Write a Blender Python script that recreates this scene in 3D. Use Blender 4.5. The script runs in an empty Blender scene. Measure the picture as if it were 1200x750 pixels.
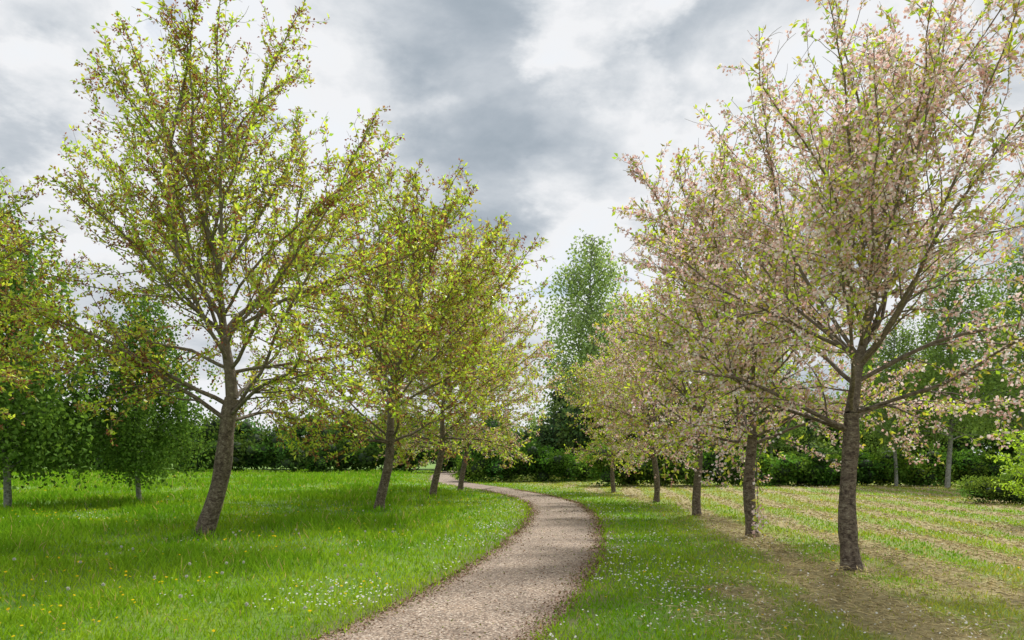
import bpy, math, numpy as np, bmesh
from mathutils import Vector, Matrix
rng = np.random.default_rng(11)
scene = bpy.context.scene
F = 850.0; HY = 535.0; CH = 1.6
def WX(px, Y): return (px-600)/F*Y
def WZ(py, Y): return CH+(HY-py)/F*Y

# ------------------------------------------------------------ helpers
def nrm(v): return v/np.maximum(np.linalg.norm(v, axis=-1, keepdims=True), 1e-9)
_lat = np.random.default_rng(3).random((257, 257))
def vnoise(x, y, seed=0):
    x = np.asarray(x, float)+seed*17.3+1000; y = np.asarray(y, float)+seed*9.1+1000
    xi = np.floor(x).astype(int); yi = np.floor(y).astype(int)
    fx = x-xi; fy = y-yi; fx = fx*fx*(3-2*fx); fy = fy*fy*(3-2*fy)
    a = _lat[xi % 256, yi % 256]; b = _lat[(xi+1) % 256, yi % 256]
    c = _lat[xi % 256, (yi+1) % 256]; d = _lat[(xi+1) % 256, (yi+1) % 256]
    return (a*(1-fx)+b*fx)*(1-fy)+(c*(1-fx)+d*fx)*fy
def fbm(x, y, seed=0): return .55*vnoise(x, y, seed)+.3*vnoise(x*2.1, y*2.1, seed+1)+.15*vnoise(x*4.3, y*4.3, seed+2)
def sstep(a, b, x):
    t = np.clip((x-a)/(b-a), 0, 1); return t*t*(3-2*t)

class Acc:
    def __init__(s): s.V = []; s.F = []; s.C = []; s.n = 0
    def add(s, V, Fc, C=None):
        s.V.append(V); s.F.append(Fc+s.n)
        if C is not None: s.C.append(C)
        s.n += len(V)
def mesh_from(name, acc, mat, smooth=False):
    V = np.concatenate(acc.V).astype(np.float32); Fc = np.concatenate(acc.F).astype(np.int32)
    k = Fc.shape[1]; m = bpy.data.meshes.new(name)
    m.vertices.add(len(V)); m.vertices.foreach_set('co', V.ravel())
    m.loops.add(Fc.size); m.loops.foreach_set('vertex_index', Fc.ravel())
    m.polygons.add(len(Fc)); m.polygons.foreach_set('loop_start', np.arange(0, Fc.size, k, dtype=np.int32))
    m.polygons.foreach_set('loop_total', np.full(len(Fc), k, dtype=np.int32))
    if smooth: m.polygons.foreach_set('use_smooth', np.ones(len(Fc), dtype=bool))
    if acc.C:
        C = np.concatenate(acc.C); C = np.concatenate([C, np.ones((len(C), 1))], 1).astype(np.float32)
        a = m.color_attributes.new('Col', 'FLOAT_COLOR', 'POINT'); a.data.foreach_set('color', C.ravel())
    m.materials.append(mat); m.update(calc_edges=True); m.validate()
    return m
def obj(name, data, parent=None, loc=(0, 0, 0), rotz=0, sc=1):
    o = bpy.data.objects.new(name, data); scene.collection.objects.link(o)
    o.location = loc; o.rotation_euler = (0, 0, rotz); o.scale = (sc,)*3
    if parent: o.parent = parent
    return o

def leaf_geo(P, D, L, W, col, curl=.18, r=rng):
    N = len(P); D = nrm(D); s = nrm(np.cross(D, r.normal(size=(N, 3)))); n = np.cross(s, D)
    L = np.broadcast_to(L, (N,))[:, None]; W = np.broadcast_to(W, (N,))[:, None]
    V = np.empty((N, 4, 3)); V[:, 0] = P
    V[:, 1] = P+D*L*.48+s*W*.5+n*L*curl*.6; V[:, 2] = P+D*L-n*L*curl*.4; V[:, 3] = P+D*L*.48-s*W*.5+n*L*curl*.6
    return V.reshape(-1, 3), np.arange(N*4).reshape(N, 4), np.repeat(np.minimum(col, .9), 4, axis=0)

def tube(acc, P, R, s):
    n = len(P); T = nrm(np.gradient(P, axis=0)); av = P[-1]-P[0]
    ref = np.array([1., 0, 0]) if abs(av[0]) < .6*np.linalg.norm(av) else np.array([0, 0, 1.])
    U = nrm(np.cross(T, ref)); Wv = np.cross(T, U)
    a = np.arange(s)*2*math.pi/s
    V = P[:, None]+R[:, None, None]*(np.cos(a)[None, :, None]*U[:, None]+np.sin(a)[None, :, None]*Wv[:, None])
    i = np.arange(n-1)[:, None]*s; j = np.arange(s)[None]; j2 = (j+1) % s
    Fc = np.stack([i+j, i+j2, i+s+j2, i+s+j], -1).reshape(-1, 4)
    acc.add(V.reshape(-1, 3), Fc)

# ------------------------------------------------------------ materials
def newmat(name):
    m = bpy.data.materials.new(name); m.use_nodes = True; nt = m.node_tree; nt.nodes.clear()
    return m, nt, nt.nodes.new('ShaderNodeOutputMaterial')
def N(nt, t, **kw):
    n = nt.nodes.new(t)
    for k, v in kw.items():
        if hasattr(n, k): setattr(n, k, v)
        else: n.inputs[k].default_value = v
    return n
def ramp(nt, stops, fac):
    r = nt.nodes.new('ShaderNodeValToRGB'); e = r.color_ramp.elements
    e[0].position = stops[0][0]; e[0].color = (*stops[0][1], 1); e[1].position = stops[-1][0]; e[1].color = (*stops[-1][1], 1)
    for p, c in stops[1:-1]:
        x = e.new(p); x.color = (*c, 1)
    nt.links.new(fac, r.inputs[0]); return r.outputs[0]
def mixc(nt, fac, a, b, mode='MIX'):
    m = nt.nodes.new('ShaderNodeMix'); m.data_type = 'RGBA'; m.blend_type = mode
    for s, v in ((0, fac), (6, a), (7, b)):
        if isinstance(v, bpy.types.NodeSocket): nt.links.new(v, m.inputs[s])
        else: m.inputs[s].default_value = v if s == 0 else (*v, 1)
    return m.outputs[2]

def foliage_mat(name, trans=.45, tint=(1.25, 1.2, .6), gloss=False):
    m, nt, out = newmat(name)
    at = N(nt, 'ShaderNodeAttribute', attribute_name='Col')
    p = N(nt, 'ShaderNodeBsdfDiffuse'); nt.links.new(at.outputs['Color'], p.inputs[0])
    t = N(nt, 'ShaderNodeBsdfTranslucent'); c2 = mixc(nt, 1., at.outputs['Color'], tint, 'MULTIPLY'); nt.links.new(c2, t.inputs[0])
    mx = N(nt, 'ShaderNodeMixShader'); mx.inputs[0].default_value = trans
    nt.links.new(p.outputs[0], mx.inputs[1]); nt.links.new(t.outputs[0], mx.inputs[2])
    if gloss:
        g = N(nt, 'ShaderNodeBsdfGlossy', Roughness=.45); g.inputs[0].default_value = (.9, .95, 1, 1)
        m2 = N(nt, 'ShaderNodeMixShader'); m2.inputs[0].default_value = .04
        nt.links.new(mx.outputs[0], m2.inputs[1]); nt.links.new(g.outputs[0], m2.inputs[2]); mx = m2
    nt.links.new(mx.outputs[0], out.inputs[0])
    return m
M_leaf = foliage_mat('cherry_leaf', .5, (1.12, 1.2, .75), True); M_bg = foliage_mat('broad_leaf', .38); M_grass = foliage_mat('grass_blade', .38)
M_petal = foliage_mat('petal', .42, (1.04, .97, .98))
M_straw = foliage_mat('straw', .1, (1, 1, 1))

def bark_mat(name, stops, zs=5., ns=6., bump=.5, upper=None):
    m, nt, out = newmat(name)
    tc = N(nt, 'ShaderNodeTexCoord'); mp = N(nt, 'ShaderNodeMapping'); mp.inputs['Scale'].default_value = (ns, ns, zs)
    nt.links.new(tc.outputs['Object'], mp.inputs[0])
    n1 = N(nt, 'ShaderNodeTexNoise', Scale=2.6, Detail=8., Roughness=.75); nt.links.new(mp.outputs[0], n1.inputs['Vector'])
    mp2 = N(nt, 'ShaderNodeMapping'); mp2.inputs['Scale'].default_value = (9, 9, 22); nt.links.new(tc.outputs['Object'], mp2.inputs[0])
    n2 = N(nt, 'ShaderNodeTexNoise', Scale=1.2, Detail=5., Roughness=.7, Distortion=1.2); nt.links.new(mp2.outputs[0], n2.inputs['Vector'])
    ad = N(nt, 'ShaderNodeMath', operation='ADD'); nt.links.new(n1.outputs[0], ad.inputs[0]); nt.links.new(n2.outputs[0], ad.inputs[1])
    hf = N(nt, 'ShaderNodeMath', operation='MULTIPLY'); hf.inputs[1].default_value = .5; nt.links.new(ad.outputs[0], hf.inputs[0])
    c = ramp(nt, stops, hf.outputs[0])
    if upper:
        sx = N(nt, 'ShaderNodeSeparateXYZ'); nt.links.new(tc.outputs['Object'], sx.inputs[0]); mr = N(nt, 'ShaderNodeMapRange')
        nt.links.new(sx.outputs[2], mr.inputs[0]); mr.inputs[1].default_value = 1.9; mr.inputs[2].default_value = 4.2
        up = mixc(nt, 1., ramp(nt, [(.35, (.6, .6, .6)), (.65, (1.3, 1.3, 1.3))], hf.outputs[0]), upper, 'MULTIPLY')
        c = mixc(nt, mr.outputs[0], c, up)
    p = N(nt, 'ShaderNodeBsdfPrincipled', Roughness=.85); nt.links.new(c, p.inputs['Base Color'])
    b = N(nt, 'ShaderNodeBump', Strength=bump, Distance=.035); nt.links.new(hf.outputs[0], b.inputs['Height']); nt.links.new(b.outputs[0], p.inputs['Normal'])
    nt.links.new(p.outputs[0], out.inputs[0]); return m
M_bark = bark_mat('cherry_bark', [(.38, (.024, .017, .012)), (.46, (.085, .06, .044)), (.54, (.18, .14, .105)), (.64, (.36, .33, .24))], bump=1., upper=(.22, .18, .135))
M_birch = bark_mat('birch_bark', [(.38, (.03, .03, .028)), (.5, (.25, .25, .23)), (.66, (.5, .5, .46))])
def plain(name, col, rough=.7, var=.25, scale=4.):
    m, nt, out = newmat(name); tc = N(nt, 'ShaderNodeTexCoord'); no = N(nt, 'ShaderNodeTexNoise', Scale=scale, Detail=6.)
    nt.links.new(tc.outputs['Object'], no.inputs['Vector'])
    c = ramp(nt, [(.3, tuple(x*(1-var) for x in col)), (.7, tuple(min(1, x*(1+var)) for x in col))], no.outputs[0])
    p = N(nt, 'ShaderNodeBsdfPrincipled', Roughness=rough); nt.links.new(c, p.inputs['Base Color']); nt.links.new(p.outputs[0], out.inputs[0]); return m
M_core = plain('dark_core_filler', (.02, .04, .012), .9, .5)  # dark green for the solid filler added inside the foliage masses

# ------------------------------------------------------------ path & ground
PY = np.array([-6, 0, 4, 6.3, 8.2, 11.8, 16, 20, 25, 30, 36, 42, 50, 62, 90.]); PX = np.array([-4.4, -2.9, -1.5, -.72, -.2, .55, 1.08, 1.4, 1.42, .62, -1.0, -3.0, -4.8, -6, -7.])
_yy = np.linspace(-6, 90, 960); _xx = np.interp(_yy, PY, PX)
_k = np.exp(-np.linspace(-2, 2, 31)**2); _k /= _k.sum(); _xx = np.convolve(np.pad(_xx, 15, mode='edge'), _k, 'valid')
def pxc(y): return np.interp(y, _yy, _xx)
def pcos(y): s = (pxc(np.asarray(y)+.3)-pxc(np.asarray(y)-.3))/.6; return 1/np.sqrt(1+s*s)
def pd(x, y): return (x-pxc(y))*pcos(y)
HW = .93
def gz(x, y):
    return sstep(1.3, 5, np.abs(pd(x, y)))*((fbm(x*.22, y*.22, 5)-.5)*.26)*sstep(120, 60, np.hypot(x, y))
def hay(x, y):
    d = pd(x, y)
    ph = x-.12*y+.5*vnoise(x*.2, y*.15, 8); rows = .5+.5*np.sin(ph*2*math.pi/1.55+fbm(x*.4, y*.12, 9)*3.)
    m = sstep(.5, .72, rows*.55+fbm(x*1.8, y*.5, 12)*.55+.22*(vnoise(x*6, y*3.5, 19)-.4))*sstep(2.0, 3.2, d-.03*y)*sstep(48, 34, y)
    b = np.exp(-(((x-3.5)/1.7)**2+((y-7.9)/1.4)**2))*sstep(.38, .6, fbm(x*2.2, y*1.6, 14))*1.6
    for bx, by in [(4.76, 10.2), (4.8, 14.6)]: b = np.maximum(b, np.exp(-((x-bx)**2+(y-by)**2)/.35)*1.3)
    return np.clip(np.maximum(m, b)*sstep(1.4, 2.3, d), 0, 1)

gx = np.unique(np.concatenate([-np.geomspace(25, 900, 26), np.arange(-24, 2, .3), np.arange(2, 24, .14), np.geomspace(25, 900, 26)]))
gy = np.unique(np.concatenate([-np.geomspace(6.5, 300, 14), np.arange(-6, 5, .4), np.arange(5, 48, .2), np.geomspace(48.5, 1200, 36)]))
X, Y = np.meshgrid(gx, gy); Xf = X.ravel(); Yf = Y.ravel()
V = np.stack([Xf, Yf, gz(Xf, Yf)], 1); nx = len(gx); ny = len(gy)
i = (np.arange(ny-1)[:, None]*nx+np.arange(nx-1)[None]).ravel()
Fc = np.stack([i, i+1, i+nx+1, i+nx], 1)
C = np.stack([sstep(1.6, .95, np.abs(pd(Xf, Yf))), hay(Xf, Yf), sstep(1.5, 4, pd(Xf, Yf))*sstep(80, 40, Yf)], 1)
acc = Acc(); acc.add(V, Fc, C)
m, nt, out = newmat('meadow'); tc = N(nt, 'ShaderNodeTexCoord'); at = N(nt, 'ShaderNodeAttribute', attribute_name='Col'); sp = N(nt, 'ShaderNodeSeparateColor')
nt.links.new(at.outputs['Color'], sp.inputs[0])
n1 = N(nt, 'ShaderNodeTexNoise', Scale=.35, Detail=6., Roughness=.6); n2 = N(nt, 'ShaderNodeTexNoise', Scale=9., Detail=8., Roughness=.75)
for n in (n1, n2): nt.links.new(tc.outputs['Object'], n.inputs['Vector'])
base = ramp(nt, [(.3, (.075, .17, .012)), (.5, (.125, .24, .018)), (.7, (.19, .28, .03))], n1.outputs[0])
fine = ramp(nt, [(.3, (.45, .45, .45)), (.55, (1, 1, 1)), (.75, (1.4, 1.4, 1.3))], n2.outputs[0])
c = mixc(nt, 1., base, fine, 'MULTIPLY')
mul = N(nt, 'ShaderNodeMath', operation='MULTIPLY'); mul.inputs[1].default_value = .45; nt.links.new(sp.outputs[2], mul.inputs[0])
c = mixc(nt, mul.outputs[0], c, mixc(nt, 1., fine, (.29, .31, .06), 'MULTIPLY'))
mul = N(nt, 'ShaderNodeMath', operation='MULTIPLY'); mul.inputs[1].default_value = .85; nt.links.new(sp.outputs[1], mul.inputs[0])
c = mixc(nt, mul.outputs[0], c, mixc(nt, 1., fine, (.36, .285, .14), 'MULTIPLY'))
mul = N(nt, 'ShaderNodeMath', operation='MULTIPLY'); mul.inputs[1].default_value = .75; nt.links.new(sp.outputs[0], mul.inputs[0])
c = mixc(nt, mul.outputs[0], c, mixc(nt, 1., fine, (.13, .09, .05), 'MULTIPLY'))
p = N(nt, 'ShaderNodeBsdfPrincipled', Roughness=.9); nt.links.new(c, p.inputs['Base Color'])
b = N(nt, 'ShaderNodeBump', Strength=.8, Distance=.05); nt.links.new(n2.outputs[0], b.inputs['Height']); nt.links.new(b.outputs[0], p.inputs['Normal'])
nt.links.new(p.outputs[0], out.inputs[0])
obj('ground', mesh_from('ground', acc, m, True))

ys = np.arange(-6, 85, .12); us = np.linspace(-1, 1, 11)
el = HW+(vnoise(ys*1.7, ys*0, 21)-.5)*.18+(vnoise(ys*6, ys*0, 22)-.5)*.1; er = HW+(vnoise(ys*1.7, ys*0, 23)-.5)*.18+(vnoise(ys*6, ys*0, 24)-.5)*.1
xc = pxc(ys); cs = pcos(ys); sl = np.gradient(xc, ys)
V = []
for u in us:
    w = np.where(u < 0, el, er)*u
    V.append(np.stack([xc+w*cs, ys-w*sl*cs, .006+.03*(1-u*u)+ys*0], 1))
V = np.stack(V, 1).reshape(-1, 3); n = len(ys); k = len(us); i = (np.arange(n-1)[:, None]*k+np.arange(k-1)[None]).ravel()
acc = Acc(); acc.add(V, np.stack([i, i+1, i+k+1, i+k], 1), np.tile(np.stack([np.abs(us)]*3, 1), (n, 1)))
m, nt, out = newmat('gravel_path'); tc = N(nt, 'ShaderNodeTexCoord'); at = N(nt, 'ShaderNodeAttribute', attribute_name='Col')
vo = N(nt, 'ShaderNodeTexVoronoi', Scale=62.); vo2 = N(nt, 'ShaderNodeTexVoronoi', Scale=27.); n1 = N(nt, 'ShaderNodeTexNoise', Scale=.9, Detail=7., Roughness=.65); n3 = N(nt, 'ShaderNodeTexNoise', Scale=24., Detail=4., Roughness=.8)
for n_ in (vo, vo2, n1, n3): nt.links.new(tc.outputs['Object'], n_.inputs['Vector'])
s1 = N(nt, 'ShaderNodeSeparateColor'); nt.links.new(vo.outputs['Color'], s1.inputs[0])
c = ramp(nt, [(0., (.075, .056, .04)), (.3, (.18, .13, .092)), (.6, (.285, .212, .155)), (.85, (.40, .315, .24)), (1., (.6, .53, .45))], s1.outputs[0])
c = mixc(nt, 1., c, ramp(nt, [(.3, (.7, .68, .66)), (.55, (1, 1, 1)), (.75, (1.2, 1.17, 1.12))], n1.outputs[0]), 'MULTIPLY')
c = mixc(nt, 1., c, ramp(nt, [(.3, (.6, .58, .55)), (.6, (1.05, 1.05, 1.05))], n3.outputs[0]), 'MULTIPLY')
ed = N(nt, 'ShaderNodeMath', operation='ADD'); nt.links.new(at.outputs['Fac'], ed.inputs[0]); nt.links.new(n3.outputs[0], ed.inputs[1])
mr = N(nt, 'ShaderNodeMapRange'); nt.links.new(ed.outputs[0], mr.inputs[0]); mr.inputs[1].default_value = 1.15; mr.inputs[2].default_value = 1.55; mr.inputs[4].default_value = .7
c = mixc(nt, mr.outputs[0], c, (.15, .09, .048))
p = N(nt, 'ShaderNodeBsdfPrincipled', Roughness=.85); nt.links.new(c, p.inputs['Base Color'])
b = N(nt, 'ShaderNodeBump', Strength=.7, Distance=.012); nt.links.new(vo2.outputs[0], b.inputs['Height']); nt.links.new(b.outputs[0], p.inputs['Normal'])
nt.links.new(p.outputs[0], out.inputs[0])
obj('gravel_path', mesh_from('gravel_path', acc, m, True))

# ------------------------------------------------------------ grass
def scatter(n, y0=4.6, y1=46, r=rng):
    y = np.exp(r.uniform(math.log(y0), math.log(y1), n)); x = r.uniform(-1, 1, n)*(.8*y+2); return x, y
def tallness(x, y):
    d = pd(x, y)
    t = sstep(-2.2, -3.6, d)*sstep(.36, .58, fbm(x*.35, y*.3, 31))*sstep(8.3, 10.5, y)
    t = np.maximum(t, .5*sstep(-1.5, -2.4, d)*sstep(.5, .7, fbm(x*.9, y*.8, 33)))
    for bx, by in [(-5.93, 14), (-3.8, 20.9), (-3, 27.8)]:
        t = np.maximum(t, .9*np.exp(-((x-bx)**2+(y-by)**2)/.9))
    return t
x, y = scatter(260000, 4.6, 80)
d = pd(x, y); keep = np.abs(d) > HW-.02+.07*rng.normal(size=len(x))
h_ = hay(x, y); keep &= rng.random(len(x)) > h_*.88; x, y, d, h_ = x[keep], y[keep], d[keep], h_[keep]
n = len(x); T = tallness(x, y); pat = fbm(x*.8, y*.8, 40); pat2 = fbm(x*.25, y*.25, 41)
L = .045+.03*rng.random(n)+.035*pat+T*(.08+.2*rng.random(n)); L *= np.where(d > 2.5, .8, 1)*(y/8)**.12
Wd = .0098*(y/6)**.85*rng.uniform(.7, 1.3, n)
D = np.stack([rng.normal(size=n)*.45, rng.normal(size=n)*.45, np.ones(n)], 1)
g1 = np.array([.15, .33, .014]); g2 = np.array([.31, .46, .03]); g3 = np.array([.09, .22, .018]); gyel = np.array([.38, .40, .075]); tan = np.array([.48, .40, .18])
f = np.clip(pat*1.9-.4+rng.normal(size=n)*.2, 0, 1)[:, None]
col = g1*(1-f)+g2*f; k3 = (T*.55)[:, None]; col = col*(1-k3)+g3*1.25*k3
ky = (sstep(2, 4.2, d)*sstep(.3, .6, pat2)*.85)[:, None]; col = col*(1-ky)+gyel*ky
kt = (rng.random(n) < .04+.12*(d > 2.5))[:, None]; col = np.where(kt, tan, col); col *= rng.uniform(.7, 1.3, n)[:, None]
acc = Acc(); acc.add(*leaf_geo(np.stack([x, y, gz(x, y)-.005], 1), D, L, Wd, col, .25)); obj('grass', mesh_from('grass', acc, M_grass))
x, y = scatter(260000); h_ = hay(x, y); keep = (rng.random(len(x)) < h_*.72)|((pd(x, y) > 2.2)&(rng.random(len(x)) < .02)); x, y = x[keep], y[keep]; n = len(x)
a = rng.normal(size=n)*.9; D = np.stack([np.sin(a), np.cos(a), rng.normal(size=n)*.2], 1)
col = np.array([.54, .44, .23])*rng.uniform(.35, 1.25, n)[:, None]
acc = Acc(); acc.add(*leaf_geo(np.stack([x, y, gz(x, y)+.01+.055*rng.random(n)], 1), D, rng.uniform(.06, .16, n), .007*(y/6)**.85, col, .1)); obj('mown_hay', mesh_from('mown_hay', acc, M_straw))
n = 18000; y = np.exp(rng.uniform(math.log(4.6), math.log(35), n)); side = rng.choice([-1, 1], n); dd = side*(HW-np.abs(rng.normal(size=n))*.15+.04)
u = rng.random(n) < .1; dd = np.where(u, rng.uniform(-.9, .9, n), dd); x = pxc(y)+dd/pcos(y)
a = rng.uniform(0, 6.3, n); D = np.stack([np.sin(a), np.cos(a), rng.normal(size=n)*.2], 1)
cc = np.array([[.16, .09, .045], [.32, .21, .12], [.46, .32, .25], [.18, .22, .04]])[rng.integers(0, 4, n)]*rng.uniform(.7, 1.2, n)[:, None]
acc = Acc(); acc.add(*leaf_geo(np.stack([x, y, .006+.03*(1-np.clip(dd/HW, -1, 1)**2)+.008*rng.random(n)], 1), D, rng.uniform(.012, .035, n)*(y/6)**.4, .014*(y/6)**.5, cc, .2)); obj('leaf_litter', mesh_from('leaf_litter', acc, M_straw))
def discs(P, R, tilt, col):
    n = len(P); a = np.arange(6)*math.pi/3; nn = nrm(np.stack([rng.normal(size=n)*tilt, rng.normal(size=n)*tilt-.15, np.ones(n)], 1))
    U = nrm(np.cross(nn, [0, 1, 0.])); Wv = np.cross(nn, U)
    V = P[:, None]+R[:, None, None]*(np.cos(a)[None, :, None]*U[:, None]+np.sin(a)[None, :, None]*Wv[:, None])
    return V.reshape(-1, 3), np.arange(n*6).reshape(n, 6), np.repeat(col, 6, 0)
x, y = scatter(36000, 5, 42); d = pd(x, y); ad = np.abs(d)
dens = sstep(.4, .66, fbm(x*.7, y*.6, 51))*(.2+.8*np.exp(-(ad-1.2)/1.2)*(ad > 1))*np.where((d > 5)&(y < 14), .2, 1)*np.where(tallness(x, y) > .4, .15, 1)
keep = (rng.random(len(x)) < dens)&(ad > 1.0); x, y = x[keep], y[keep]; n = len(x)
acc = Acc(); acc.add(*discs(np.stack([x, y, gz(x, y)+rng.uniform(.06, .1, n)], 1), rng.uniform(.008, .0135, n)*(y/7)**.4, .45, np.tile([.78, .78, .74], (n, 1)))); obj('daisies', mesh_from('daisies', acc, M_petal))
x, y = scatter(2600, 6, 45); d = pd(x, y); keep = (np.abs(d) > 1.1)&(rng.random(len(x)) < np.where(d < 0, .5, .12)*sstep(.4, .65, fbm(x*.5, y*.5, 61))*1.6); x, y = x[keep], y[keep]; n = len(x)
acc = Acc(); acc.add(*discs(np.stack([x, y, gz(x, y)+rng.uniform(.1, .2, n)], 1), rng.uniform(.012, .019, n)*(y/8)**.4, .35, np.tile([.78, .55, .02], (n, 1)))); obj('dandelions', mesh_from('dandelions', acc, M_petal))
x, y = scatter(240, 7, 26); d = pd(x, y); keep = (d < -1.2)&(d > -7); x, y = x[keep], y[keep]
acc = Acc()
for a_, b_ in zip(x, y):
    zt = gz(a_, b_)+rng.uniform(.12, .26); c0 = np.array([a_, b_, zt]); dd = nrm(rng.normal(size=(50, 3)))
    acc.add(*leaf_geo(np.tile(c0, (50, 1)), dd, .024, .009, np.tile([.6, .6, .56], (50, 1)), .05))
    acc.add(*leaf_geo(np.array([[a_, b_, gz(a_, b_)]]), np.array([[0, 0, 1.]]), zt-gz(a_, b_), .006, np.array([[.2, .25, .08]]), .02))
obj('dandelion_clocks', mesh_from('dandelion_clocks', acc, M_petal))

# ------------------------------------------------------------ trees
def grow(r, p, d, L, n, up, wob):
    P = [np.array(p, float)]; d = nrm(np.array(d, float)); st = L/n
    for _ in range(n):
        d = nrm(d+np.array([0, 0, up/n])+r.normal(size=3)*wob/math.sqrt(n)); P.append(P[-1]+d*st)
    return np.array(P), L
def at(P, t):
    f = t*(len(P)-1); i = min(int(f), len(P)-2); return P[i]+(P[i+1]-P[i])*(f-i), nrm(P[i+1]-P[i])
def side_dir(r, d, ang, upb=0.):
    q = r.normal(size=3); q -= d*np.dot(q, d); q = nrm(q); q[2] += upb; q -= d*np.dot(q, d); q = nrm(q)
    return d*math.cos(ang)+q*math.sin(ang)
def stations(P, L, t0, sp, jit, r):
    n = max(2, int(L*(1-t0)/sp)); t = t0+(1-t0)*(np.arange(n)+r.random(n)*jit)/n; f = np.clip(t, 0, .999)*(len(P)-1); i = f.astype(int)
    return P[i]+(P[i+1]-P[i])*(f-i)[:, None], nrm(P[i+1]-P[i])

def cherry(name, seed, H, fork, rad, zlow, lean, r0, style, nprim=26, dens=1., big=1., emin=14.):
    r = np.random.default_rng(seed); wood = Acc(); S = []; Dn = []
    lean = np.array([lean[0], lean[1], 0.])
    zz = np.concatenate([[-.05, .03, .1, .2, .35, .5], np.linspace(.8, fork, 9)])
    P = np.stack([lean[0]*zz/fork+.045*np.sin(zz*2.3+seed), lean[1]*zz/fork+.045*np.cos(zz*1.9+seed), zz], 1)
    R = r0*(1-.2*zz/fork)*(1+.3*np.exp(-np.maximum(zz, 0)/.1))*(1+.05*r.normal(size=len(zz))*(zz > .3))
    tube(wood, P, R, 14); top = P[-1]
    zc = (H+zlow)/2; rz = (H-zlow)/2; cen = np.array([lean[0]*1.4, lean[1]*1.3, zc])
    def reach(p, d):
        s = .3
        while s < 9:
            q = p+d*s-cen; e = (np.hypot(q[0], q[1])/rad)**2.8+(abs(q[2])/rz)**2.8
            if e > 1: return s
            s += .15
        return s
    Ld, _ = grow(r, top, nrm(np.array([lean[0]*.15, lean[1]*.15, 1])), (H-fork)*.93, 14, .3, .35)
    tube(wood, Ld, np.concatenate([np.linspace(r0*.74, r0*.32, 5), np.linspace(r0*.27, .006, len(Ld)-5)]), 8)
    prim = [(Ld, (H-fork)*.93, r0*.26)]
    for i in range(nprim):
        t = (i+.5)/nprim
        if i < nprim*.62: p, dd = at(Ld, r.uniform(0, .12)+.2*t) if i > 5 else (P[-3]+(P[-1]-P[-3])*r.random(), None)
        else: p, dd = at(Ld, .12+.6*(t-.62)/.38)
        az = i*2.39996+r.normal()*.25+seed; elv = math.radians(emin+(72-emin)*t**.8+r.normal()*6)
        d = np.array([math.cos(az)*math.cos(elv), math.sin(az)*math.cos(elv), math.sin(elv)])
        L = min(reach(p, nrm(d+np.array([0, 0, .03])))*r.uniform(.84, 1.14), (H-fork)*1.08); up = .05+.22*r.random() if t > .22 else -.12+.2*r.random()
        Q, _ = grow(r, p, d, L, 12, up, .36); rr = r0*(.23-.07*t)*r.uniform(.75, 1.15)*min(1, L/3+.2)
        tube(wood, Q, rr*(1-np.linspace(0, 1, len(Q)))**.9+.005*big, 7); prim.append((Q, L, rr))
    for pi_, (Q, L, rr) in enumerate(prim):
        low = 0 < pi_ < nprim*.35
        a, b = stations(Q, L, .35, .045/dens, 1, r); S.append(a); Dn.append(b)
        ns = int(L/.3)
        for j in range(ns):
            t = .12+.84*(j+r.random())/ns; p, d = at(Q, t); l = max(.4, (1-t)*L*.55*r.uniform(.6, 1.4)+.25)
            B, _ = grow(r, p, side_dir(r, d, math.radians(r.uniform(26, 58)), -.35 if low else .05), l, 6, -.4 if low else .15, .4)
            tube(wood, B, np.linspace(rr*(1-t)**.8*.4+.004*big, .0025*big, 7), 4)
            a, b = stations(B, l, .1, .065/dens, 1, r); S.append(a); Dn.append(b)
            for q in range(int(l/.32)):
                p2, d2 = at(B, .1+.85*r.random()); l2 = r.uniform(.16, .5)*(.6+.4*min(1, l))
                Tt, _ = grow(r, p2, side_dir(r, d2, math.radians(r.uniform(35, 65)), .05), l2, 3, .1, .3)
                tube(wood, Tt, np.linspace(.004, .002, 4)*big, 3); a, b = stations(Tt, l2, .1, .075/dens, 1, r); S.append(a); Dn.append(b)
        for q in range(int(L/.22)):
            t = .25+.73*r.random(); p2, d2 = at(Q, t); l2 = r.uniform(.12, .4)
            Tt, _ = grow(r, p2, side_dir(r, d2, math.radians(r.uniform(35, 70)), .1), l2, 3, .2, .25)
            tube(wood, Tt, np.linspace(.004, .002, 4)*big, 3); a, b = stations(Tt, l2, .1, .075/dens, 1, r); S.append(a); Dn.append(b)
    S = np.concatenate(S); Dn = np.concatenate(Dn); fol = Acc(); blo = Acc(); n = len(S)
    cl = np.sin(S[:, 0]*2.1+seed)*np.sin(S[:, 1]*2.3+1)*np.sin(S[:, 2]*1.9+2)
    def put(dst, k, frac, Lr, Wr, cols, spread, off, curl=.2, clw=0, dz=0.):
        m_ = r.random(n) < np.clip(frac+clw*cl, 0, 1); P_ = np.repeat(S[m_], k, 0); T_ = np.repeat(Dn[m_], k, 0); q = len(P_)
        rd = nrm(r.normal(size=(q, 3))); c = np.array(cols)[r.integers(0, len(cols), q)]*r.uniform(.75, 1.25, (q, 1)); o = rd*off*r.random((q, 1)); o[:, 2] += dz
        dst.add(*leaf_geo(P_+o, T_*.5+rd*spread+np.array([0, 0, .0]), r.uniform(*Lr, q)*big, r.uniform(*Wr, q)*big, c, curl, r))
    G = [(.49, .63, .05), (.60, .70, .06), (.36, .54, .045), (.66, .70, .09), (.54, .45, .07)]
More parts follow.
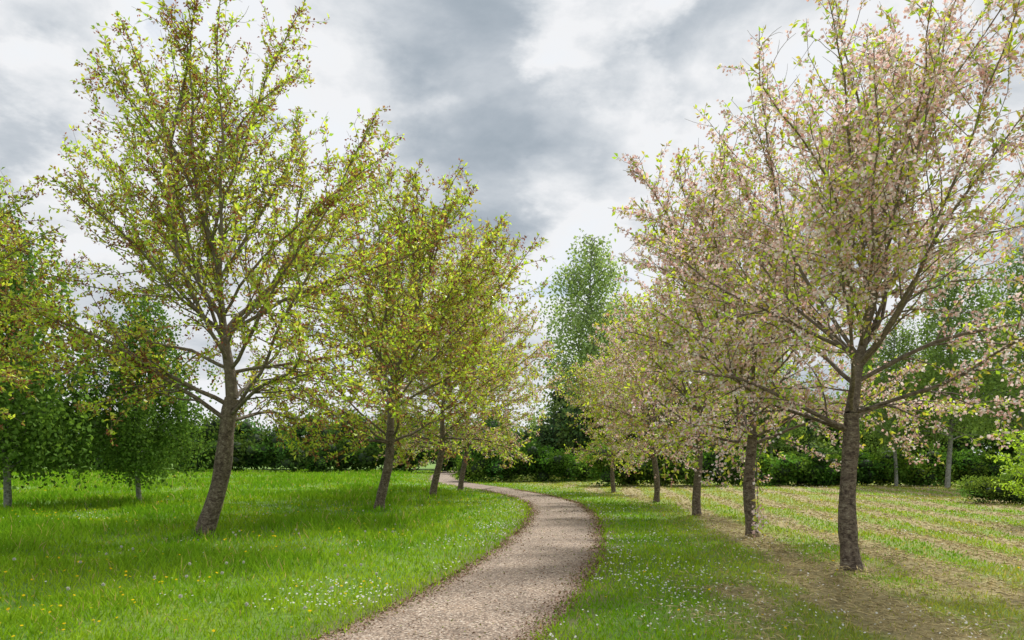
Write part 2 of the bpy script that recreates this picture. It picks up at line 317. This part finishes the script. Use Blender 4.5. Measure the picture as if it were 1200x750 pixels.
    if style == 'bronze':
        put(fol, 2, .62, (.07, .13), (.036, .056), G, .9, .02, .25)
        put(blo, 4, .32, (.045, .07), (.026, .04), [(.36, .14, .08), (.44, .18, .1), (.24, .09, .05), (.48, .28, .15)], 1.1, .06, .3, .3, -.03)
    elif style == 'pink':
        put(fol, 2, .38, (.065, .11), (.034, .05), G, .9, .02, .25)
        put(blo, 7, .46, (.034, .052), (.034, .052), [(.9, .71, .70), (.84, .58, .56), (.9, .84, .82), (.62, .38, .33), (.9, .7, .68)], 1.1, .07, .2, .3, -.02)
    else:
        put(fol, 2, .54, (.065, .11), (.034, .05), G, .9, .02, .25)
        put(blo, 4, .42, (.036, .056), (.03, .046), [(.86, .64, .6), (.7, .43, .36), (.9, .74, .7), (.5, .26, .18)], 1.1, .07, .2, .25, -.02)
    print(name, 'stations', n, 'wood', wood.n, 'fol', fol.n)
    return mesh_from(name+'_branches', wood, M_bark, True), mesh_from(name+'_leaves', fol, M_leaf), mesh_from(name+'_blossom', blo, M_petal)

def place(meshes, name, x, y, rotz=0, sc=1):
    e = bpy.data.objects.new(name, None); scene.collection.objects.link(e); e.location = (x, y, float(gz(x, y))); e.rotation_euler = (0, 0, rotz); e.scale = (sc,)*3
    for nm, me in zip(('branches', 'foliage', 'blossom'), meshes): obj(nm, me, e)
    return e
cL1 = cherry('cherryA', 5, 10.3, 2.7, 3.9, 1.25, (.55, .1), .175, 'bronze', 30, 1., 1., 10.)
cL2 = cherry('cherryB', 17, 10.0, 2.3, 3.8, 1.2, (.3, .1), .15, 'bronze', 26, .72, 1.3, 8.)
cL3 = cherry('cherryC', 29, 10.7, 2.3, 4.4, 1.2, (.35, 0), .14, 'mix', 28, .6, 1.6, 8.)
cR1 = cherry('cherryD', 41, 8.0, 2.2, 3.1, 1.5, (.0, .05), .13, 'pink', 29)
cR2 = cherry('cherryE', 53, 7.7, 2.1, 2.95, 1.4, (.02, .05), .12, 'pink', 25, .78, 1.3)
cR3 = cherry('cherryF', 67, 7.3, 2.0, 2.7, 1.3, (0, .05), .115, 'mix', 22, .7, 1.5)
place(cL1, 'cherry_tree', -5.93, 14)
place(cL2, 'cherry_tree', -3.8, 20.9)
place(cL3, 'cherry_tree', WX(508, 27.8), 27.8)
place(cL3, 'cherry_tree', WX(540, 34.5), 34.5, .5, .95)
place(cL2, 'cherry_tree', -11.2, 12.6, 1.3, .78)
place(cR1, 'cherry_tree', WX(997, 10.2), 10.2)
place(cR2, 'cherry_tree', WX(880, 14.6), 14.6)
place(cR3, 'cherry_tree', WX(818, 20), 20)
place(cR2, 'cherry_tree', WX(769, 25.7), 25.7, 2.4, .88)
place(cR3, 'cherry_tree', WX(719, 32.4), 32.4, 1.2, .86)

def birch(name, seed, H, R, zlow, leaf, nl, strands, col, peak=.45, sp=.07, maxl=3.6, t0=.16):
    r = np.random.default_rng(seed); wood = Acc(); fol = Acc()
    zz = np.linspace(-.05, H*.97, 16); P = np.stack([.12*np.sin(zz*.6+seed), .12*np.cos(zz*.5+seed), zz], 1)
    tube(wood, P, np.linspace(H*.009+.02, .01, 16), 9); SP = []; SL = []
    for i in range(nl):
        t = t0+(.99-t0)*(i+r.random())/nl; p, _ = at(P, t); az = i*2.4+r.normal()*.3
        prof = R*(math.sin(math.pi*.5*min(1, max(.06, (1-t)/(1-peak))))**.8 if t > peak else 1-.35*((peak-t)/peak)**2)*r.uniform(.6, 1.12)
        d = np.array([math.cos(az), math.sin(az), r.uniform(.5, 1.3)]); L = prof*1.2+.25
        Q, _ = grow(r, p, d, L, 9, -.8, .3); tube(wood, Q, np.linspace(H*.003+.004, .004, 10), 4)
        for _ in range(int(strands*max(.2, (prof/R)**1.3))):
            q, _d = at(Q, .1+.9*r.random()**.8); SP.append(q+r.normal(size=3)*[.3, .3, .25]*R/3); SL.append(r.uniform(.25, 1)*maxl)
    for p, l in zip(SP, SL):
        l = min(l, max(.3, p[2]-zlow-r.random()*.8)); n = max(3, int(l/sp)); s = (np.arange(n)+r.random(n))/n*l
        o = nrm(np.array([p[0], p[1], 0])+1e-3)*.12*l; jw = leaf*.5
        q = p[None]+np.stack([o[0]*np.sin(s/l*1.5)+r.normal(size=n)*jw, o[1]*np.sin(s/l*1.5)+r.normal(size=n)*jw, -s+.12*l*np.sin(s/l*3.1)], 1)
        c = np.array(col)*r.uniform(.6, 1.35)*r.uniform(.75, 1.25, (n, 1)); D = r.normal(size=(n, 3))*.8+[0, 0, -.6]
        fol.add(*leaf_geo(q, D, leaf*r.uniform(.7, 1.3, n), leaf*.75*r.uniform(.7, 1.2, n), c, .2, r))
    print(name, fol.n//4)
    return mesh_from(name+'_w', wood, M_birch, True), mesh_from(name+'_l', fol, M_bg)
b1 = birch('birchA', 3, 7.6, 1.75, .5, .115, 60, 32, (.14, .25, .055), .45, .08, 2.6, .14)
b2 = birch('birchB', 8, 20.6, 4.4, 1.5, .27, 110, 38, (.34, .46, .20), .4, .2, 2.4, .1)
b3 = birch('birchC', 12, 12.2, 2.5, 2.2, .15, 74, 32, (.20, .31, .09), .45, .12, 2., .2)
place(b1, 'birch_tree', WX(165, 24.7), 24.7)
place(b1, 'birch_tree', WX(2, 21.5), 21.5, 2., 1.25)
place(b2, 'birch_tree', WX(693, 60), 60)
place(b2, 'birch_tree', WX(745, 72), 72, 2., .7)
place(b3, 'birch_tree', WX(1113, 36), 36, 0, 1.)
place(b3, 'birch_tree', WX(1200, 38), 38, 1.7, 1.08)
place(b3, 'birch_tree', WX(1048, 37.2), 37.2, 3.7, .75)
place(b3, 'birch_tree', WX(905, 50), 50, 3., .8)

# masses of foliage ------------------------------------------------
bm = bmesh.new(); bmesh.ops.create_icosphere(bm, subdivisions=2, radius=1); bm.verts.index_update()
icoV = np.array([v.co[:] for v in bm.verts]); icoF = np.array([[v.index for v in f.verts] for f in bm.faces]); bm.free()
def blob_crown(fol, core, r, cx, cy, z0, z1, rad, nleaf, leaf, col, k=12):
    per = nleaf//k
    for j in range(k):
        u = nrm(r.normal(size=3))*r.random()**.4; zc = (z0+z1)/2; hz = (z1-z0)/2
        c = np.array([cx+u[0]*rad*.75, cy+u[1]*rad*.7, zc+u[2]*hz*.74]); s = np.array([rad, rad, min(hz, rad*1.1)])*r.uniform(.32, .55)
        d = nrm(r.normal(size=(per, 3))); q = c+d*s*(.62+.6*r.random((per, 1)))*(1+.25*np.sin(d*7+j))
        q[:, 2] = np.maximum(q[:, 2], .05+.2*r.random(per))
        cc = np.array(col)*r.uniform(.55, 1.45)*r.uniform(.7, 1.3, (per, 1))*np.array([r.uniform(.8, 1.3), 1, r.uniform(.8, 1.2)])
        fol.add(*leaf_geo(q, d*.6+r.normal(size=(per, 3))*.8, leaf*r.uniform(.6, 1.4, per), leaf*.75, cc, .2, r))
        V_ = c+icoV*s*.55; V_[:, 2] = np.maximum(V_[:, 2], .0); core.add(V_, icoF)  # solid dark blob added inside each clump to stop see-through
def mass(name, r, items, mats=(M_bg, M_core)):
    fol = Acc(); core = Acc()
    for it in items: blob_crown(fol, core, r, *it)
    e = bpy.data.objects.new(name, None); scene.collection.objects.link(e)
    obj('leaves', mesh_from(name+'_leaves', fol, mats[0]), e); obj('dark_filler_core', mesh_from(name+'_core', core, mats[1]), e)  # second child
    print(name, fol.n//4)
r = np.random.default_rng(77)
it = []
for px in np.arange(-260, 600, 24):
    Yd = 86+r.uniform(-4, 6); top = 490+r.uniform(-16, 10)
    if px < 75: top = 440+r.uniform(-18, 15)
    if 90 < px < 140: top = 480
    it.append((WX(px, Yd), Yd, 0., WZ(top, Yd), 3.2+r.random(), 2600, .36, (.16, .23, .11) if px < 90 else (.09, .17, .045), 12))
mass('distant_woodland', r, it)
it = [(WX(px, 72), 72+r.uniform(-1, 1), 0., 3.2+r.uniform(-.5, .9), 2.3, 1300, .3, (.07, .14, .033), 8) for px in np.arange(-180, 620, 24)]
mass('far_hedge', r, it)
it = []
for px in np.arange(560, 1500, 26):
    Yd = 54+r.uniform(-3, 5); top = 458+r.uniform(-20, 12)
    if px < 640: top = 498; Yd = 66
    if 640 < px < 790: top = 432+r.uniform(-22, 15)
    if px > 1010: top = 398+r.uniform(-30, 25)
    if 940 < px < 990: top = 519
    it.append((WX(px, Yd), Yd, 0., WZ(top, Yd), 2.5+r.random()*.6, 3600, .27, [(.09, .175, .04), (.16, .26, .055), (.12, .21, .08)][r.integers(0, 3)], 17))
for px in np.arange(880, 1080, 30):
    it.append((WX(px, 92), 92, 0., WZ(445+r.uniform(-10, 10), 92), 4., 2500, .4, (.10, .19, .05), 13))
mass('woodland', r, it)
it = []
for px in np.arange(548, 1500, 18):
    Yd = 38.5+r.uniform(-.6, .6) if px > 700 else 46+r.uniform(-1, 1); top = 530+r.uniform(-10, 6) if px > 860 else 522+r.uniform(-12, 8)
    it.append((WX(px, Yd), Yd, 0., WZ(top, Yd), 1.4, 1900, .15, [(.08, .17, .03), (.14, .26, .045)][r.integers(0, 2)], 9))
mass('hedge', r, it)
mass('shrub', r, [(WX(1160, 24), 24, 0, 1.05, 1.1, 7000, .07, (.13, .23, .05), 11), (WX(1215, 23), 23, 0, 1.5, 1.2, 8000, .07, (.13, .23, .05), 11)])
def sapling(seed, H):
    r = np.random.default_rng(seed); wood = Acc(); fol = Acc(); P, _ = grow(r, (0, 0, 0), (0, 0, 1), H*.9, 8, .2, .15); tube(wood, P, np.linspace(.03, .006, 9), 6)
    for i in range(30):
        p, d = at(P, .25+.73*i/30); az = i*2.4; l = r.uniform(.4, .85); Q, _ = grow(r, p, (math.cos(az), math.sin(az), .5+.5*r.random()), l, 5, -.1, .5); tube(wood, Q, np.linspace(.009, .003, 6), 4)
        a, b = stations(Q, l, .15, .045, 1, r); a = np.repeat(a, 4, 0)+r.normal(size=(len(a)*4, 3))*.05; b = np.repeat(b, 4, 0); n = len(a); c = np.array([.42, .58, .05])*r.uniform(.6, 1.3, (n, 1))
        fol.add(*leaf_geo(a, b*.2+nrm(r.normal(size=(n, 3))), r.uniform(.06, .1, n), .055, c, .2, r))
    return mesh_from('sap_w', wood, M_bark, True), mesh_from('sap_l', fol, M_leaf)
place(sapling(4, 2.5), 'maple_sapling', WX(1202, 17), 17)

# ------------------------------------------------------------ timber framed house (glimpsed behind the right row)
def box(bm, c, s, rot=None):
    vs = bmesh.ops.create_cube(bm, size=1)['verts']
    for v in vs: v.co = Vector((v.co.x*s[0], v.co.y*s[1], v.co.z*s[2]))
    if rot: bmesh.ops.rotate(bm, verts=vs, cent=(0, 0, 0), matrix=Matrix.Rotation(rot, 3, 'Y'))
    for v in vs: v.co += Vector(c)
def bmobj(name, fn, mat, parent):
    bm = bmesh.new(); fn(bm); me = bpy.data.meshes.new(name); bm.to_mesh(me); bm.free(); me.materials.append(mat); return obj(name, me, parent)
M_render = plain('white_render', (.5, .49, .45)); M_timber = plain('black_timber', (.03, .025, .022)); M_roof = plain('roof_tiles', (.09, .07, .06), .8, .4, 12.); M_glass = plain('window_glass', (.05, .06, .07), .1, .1)
H_ = bpy.data.objects.new('timber_framed_house', None); scene.collection.objects.link(H_); H_.location = (WX(966, 72), 72, 0)
def walls(bm):
    box(bm, (0, 4, 1.8), (7, 8, 3.6)); f = [bm.verts.new(c) for c in [(-3.5, 0, 3.6), (3.5, 0, 3.6), (0, 0, 6.4)]]; bk = [bm.verts.new((v.co.x, 8, v.co.z)) for v in f]
    bm.faces.new(f); bm.faces.new(bk[::-1])
bmobj('walls', walls, M_render, H_)
def roof(bm):
    a = math.atan2(2.8, 3.5); l = math.hypot(2.8, 3.5)+.5
    for s in (-1, 1): box(bm, (s*(1.95), 4, 4.95), (l, 8.8, .14), s*a)
bmobj('roof', roof, M_roof, H_)
def beams(bm):
    for xx in np.arange(-3.4, 3.5, .85): box(bm, (xx, -.03, 1.8+.0), (.14, .09, 3.5))
    for z in (.12, 1.9, 3.6): box(bm, (0, -.05, z), (7.05, .1, .17))
    for xx in (-1.7, -.85, 0, .85, 1.7): h = 2.6-abs(xx)*.8-.15; box(bm, (xx, -.03, 3.69+h/2), (.13, .09, h))
    for s in (-1, 1): box(bm, (s*1.75, -.06, 4.98), (4.4, .12, .2), s*math.atan2(2.8, 3.5))
bmobj('timber_frame', beams, M_timber, H_)
def wins(bm):
    for xx in (-2.12, 2.12): box(bm, (xx, -.06, 2.7), (1., .06, 1.)); box(bm, (xx, -.06, 1.05), (1., .06, 1.1))
bmobj('windows', wins, M_glass, H_)

# ------------------------------------------------------------ camera, light, sky
cam = bpy.data.cameras.new('camera'); co = bpy.data.objects.new('camera', cam); scene.collection.objects.link(co)
co.location = (0, 0, CH); co.rotation_euler = (math.pi/2, 0, 0); cam.lens = 36*F/1200; cam.shift_y = (HY-375)/1200; cam.clip_end = 3000; cam.clip_start = .1
scene.camera = co
az = math.radians(32); elv = math.radians(52)
s = Vector((math.sin(az)*math.cos(elv), math.cos(az)*math.cos(elv), math.sin(elv)))
sl_ = bpy.data.lights.new('sun', 'SUN'); sl_.energy = 5.0; sl_.angle = math.radians(6); sl_.color = (1, .955, .89)
so = bpy.data.objects.new('sun', sl_); scene.collection.objects.link(so); so.rotation_euler = s.to_track_quat('Z', 'Y').to_euler(); so.location = (10, 20, 30)

w = bpy.data.worlds.new('World'); scene.world = w; w.use_nodes = True; nt = w.node_tree; nt.nodes.clear(); out = nt.nodes.new('ShaderNodeOutputWorld')
sky = N(nt, 'ShaderNodeTexSky'); sky.sky_type = 'NISHITA'; sky.sun_disc = False; sky.sun_elevation = elv; sky.sun_rotation = az
bg1 = N(nt, 'ShaderNodeBackground', Strength=.12); nt.links.new(sky.outputs[0], bg1.inputs[0])
tc = N(nt, 'ShaderNodeTexCoord')
def vm(op, a, b=None):
    n = nt.nodes.new('ShaderNodeVectorMath'); n.operation = op
    for i_, v in enumerate((a, b)):
        if v is None: continue
        if isinstance(v, bpy.types.NodeSocket): nt.links.new(v, n.inputs[i_])
        else: n.inputs[i_].default_value = v
    return n
def mt(op, a, b=None):
    n = nt.nodes.new('ShaderNodeMath'); n.operation = op
    for i_, v in enumerate((a, b)):
        if v is None: continue
        if isinstance(v, bpy.types.NodeSocket): nt.links.new(v, n.inputs[i_])
        else: n.inputs[i_].default_value = v
    return n.outputs[0]
gen = tc.outputs['Generated']; sx = nt.nodes.new('ShaderNodeSeparateXYZ'); nt.links.new(gen, sx.inputs[0])
zden = mt('ADD', mt('MAXIMUM', sx.outputs[2], 0.), .42); sc = nt.nodes.new('ShaderNodeCombineXYZ')
nt.links.new(mt('DIVIDE', sx.outputs[0], zden), sc.inputs[0]); nt.links.new(mt('DIVIDE', sx.outputs[1], zden), sc.inputs[1]); nt.links.new(mt('MULTIPLY', sx.outputs[2], 1.2), sc.inputs[2])
nz = N(nt, 'ShaderNodeTexNoise', Scale=2.7, Detail=9., Roughness=.56, Distortion=.15); nt.links.new(sc.outputs[0], nz.inputs['Vector'])
nzb = N(nt, 'ShaderNodeTexNoise', Scale=4.5, Detail=6., Roughness=.6); nt.links.new(sc.outputs[0], nzb.inputs['Vector'])
wv = vm('SCALE', vm('SUBTRACT', nzb.outputs['Color'], (.5, .5, .5)).outputs[0]); wv.inputs['Scale'].default_value = .3
wd = vm('NORMALIZE', vm('ADD', gen, wv.outputs[0]).outputs[0]).outputs[0]
val = mt('ADD', mt('MULTIPLY', mt('SUBTRACT', nz.outputs[0], .5), 2.2), .40)
blobs = [(600, 120, 150, .2), (820, 100, 110, .2), (500, 225, 110, .12), (120, 40, 90, .12), (1120, 50, 140, .14), (470, 60, 80, .04), (1000, 300, 120, .1), (620, 270, 90, .08), (20, 180, 90, .12),
         (710, 10, 80, -.4), (50, 110, 70, -.25), (230, 70, 110, -.18), (690, 225, 90, -.2), (755, 130, 60, -.2), (410, 110, 90, -.14), (640, 370, 130, -.16), (1000, 180, 120, -.1)]
for px, py, rad, wt in blobs:
    dv = Vector(((px-600)/F, 1, (HY-py)/F)); ang = math.atan(rad*1.25/F/(1+((px-600)/F)**2)**.5/1.1); dv.normalize()
    dt = vm('DOT_PRODUCT', wd, tuple(dv)).outputs['Value']; mr = nt.nodes.new('ShaderNodeMapRange'); mr.interpolation_type = 'SMOOTHSTEP'
    nt.links.new(dt, mr.inputs[0]); mr.inputs[1].default_value = math.cos(ang); mr.inputs[2].default_value = 1; mr.inputs[3].default_value = 0; mr.inputs[4].default_value = wt
    val = mt('ADD', val, mr.outputs[0])
cc = ramp(nt, [(.12, (.88, .91, .95)), (.34, (.89, .90, .92)), (.48, (.73, .76, .795)), (.62, (.57, .615, .665)), (.8, (.43, .485, .545)), (1., (.34, .40, .46))], val)
bg2 = N(nt, 'ShaderNodeBackground', Strength=1.); nt.links.new(cc, bg2.inputs[0])
mr = nt.nodes.new('ShaderNodeMapRange'); nt.links.new(val, mr.inputs[0]); mr.inputs[1].default_value = -.18; mr.inputs[2].default_value = .08
mx = nt.nodes.new('ShaderNodeMixShader'); nt.links.new(mr.outputs[0], mx.inputs[0]); nt.links.new(bg1.outputs[0], mx.inputs[1]); nt.links.new(bg2.outputs[0], mx.inputs[2]); nt.links.new(mx.outputs[0], out.inputs[0])
scene.view_settings.view_transform = 'Standard'; scene.view_settings.look = 'None'; scene.view_settings.exposure = 0
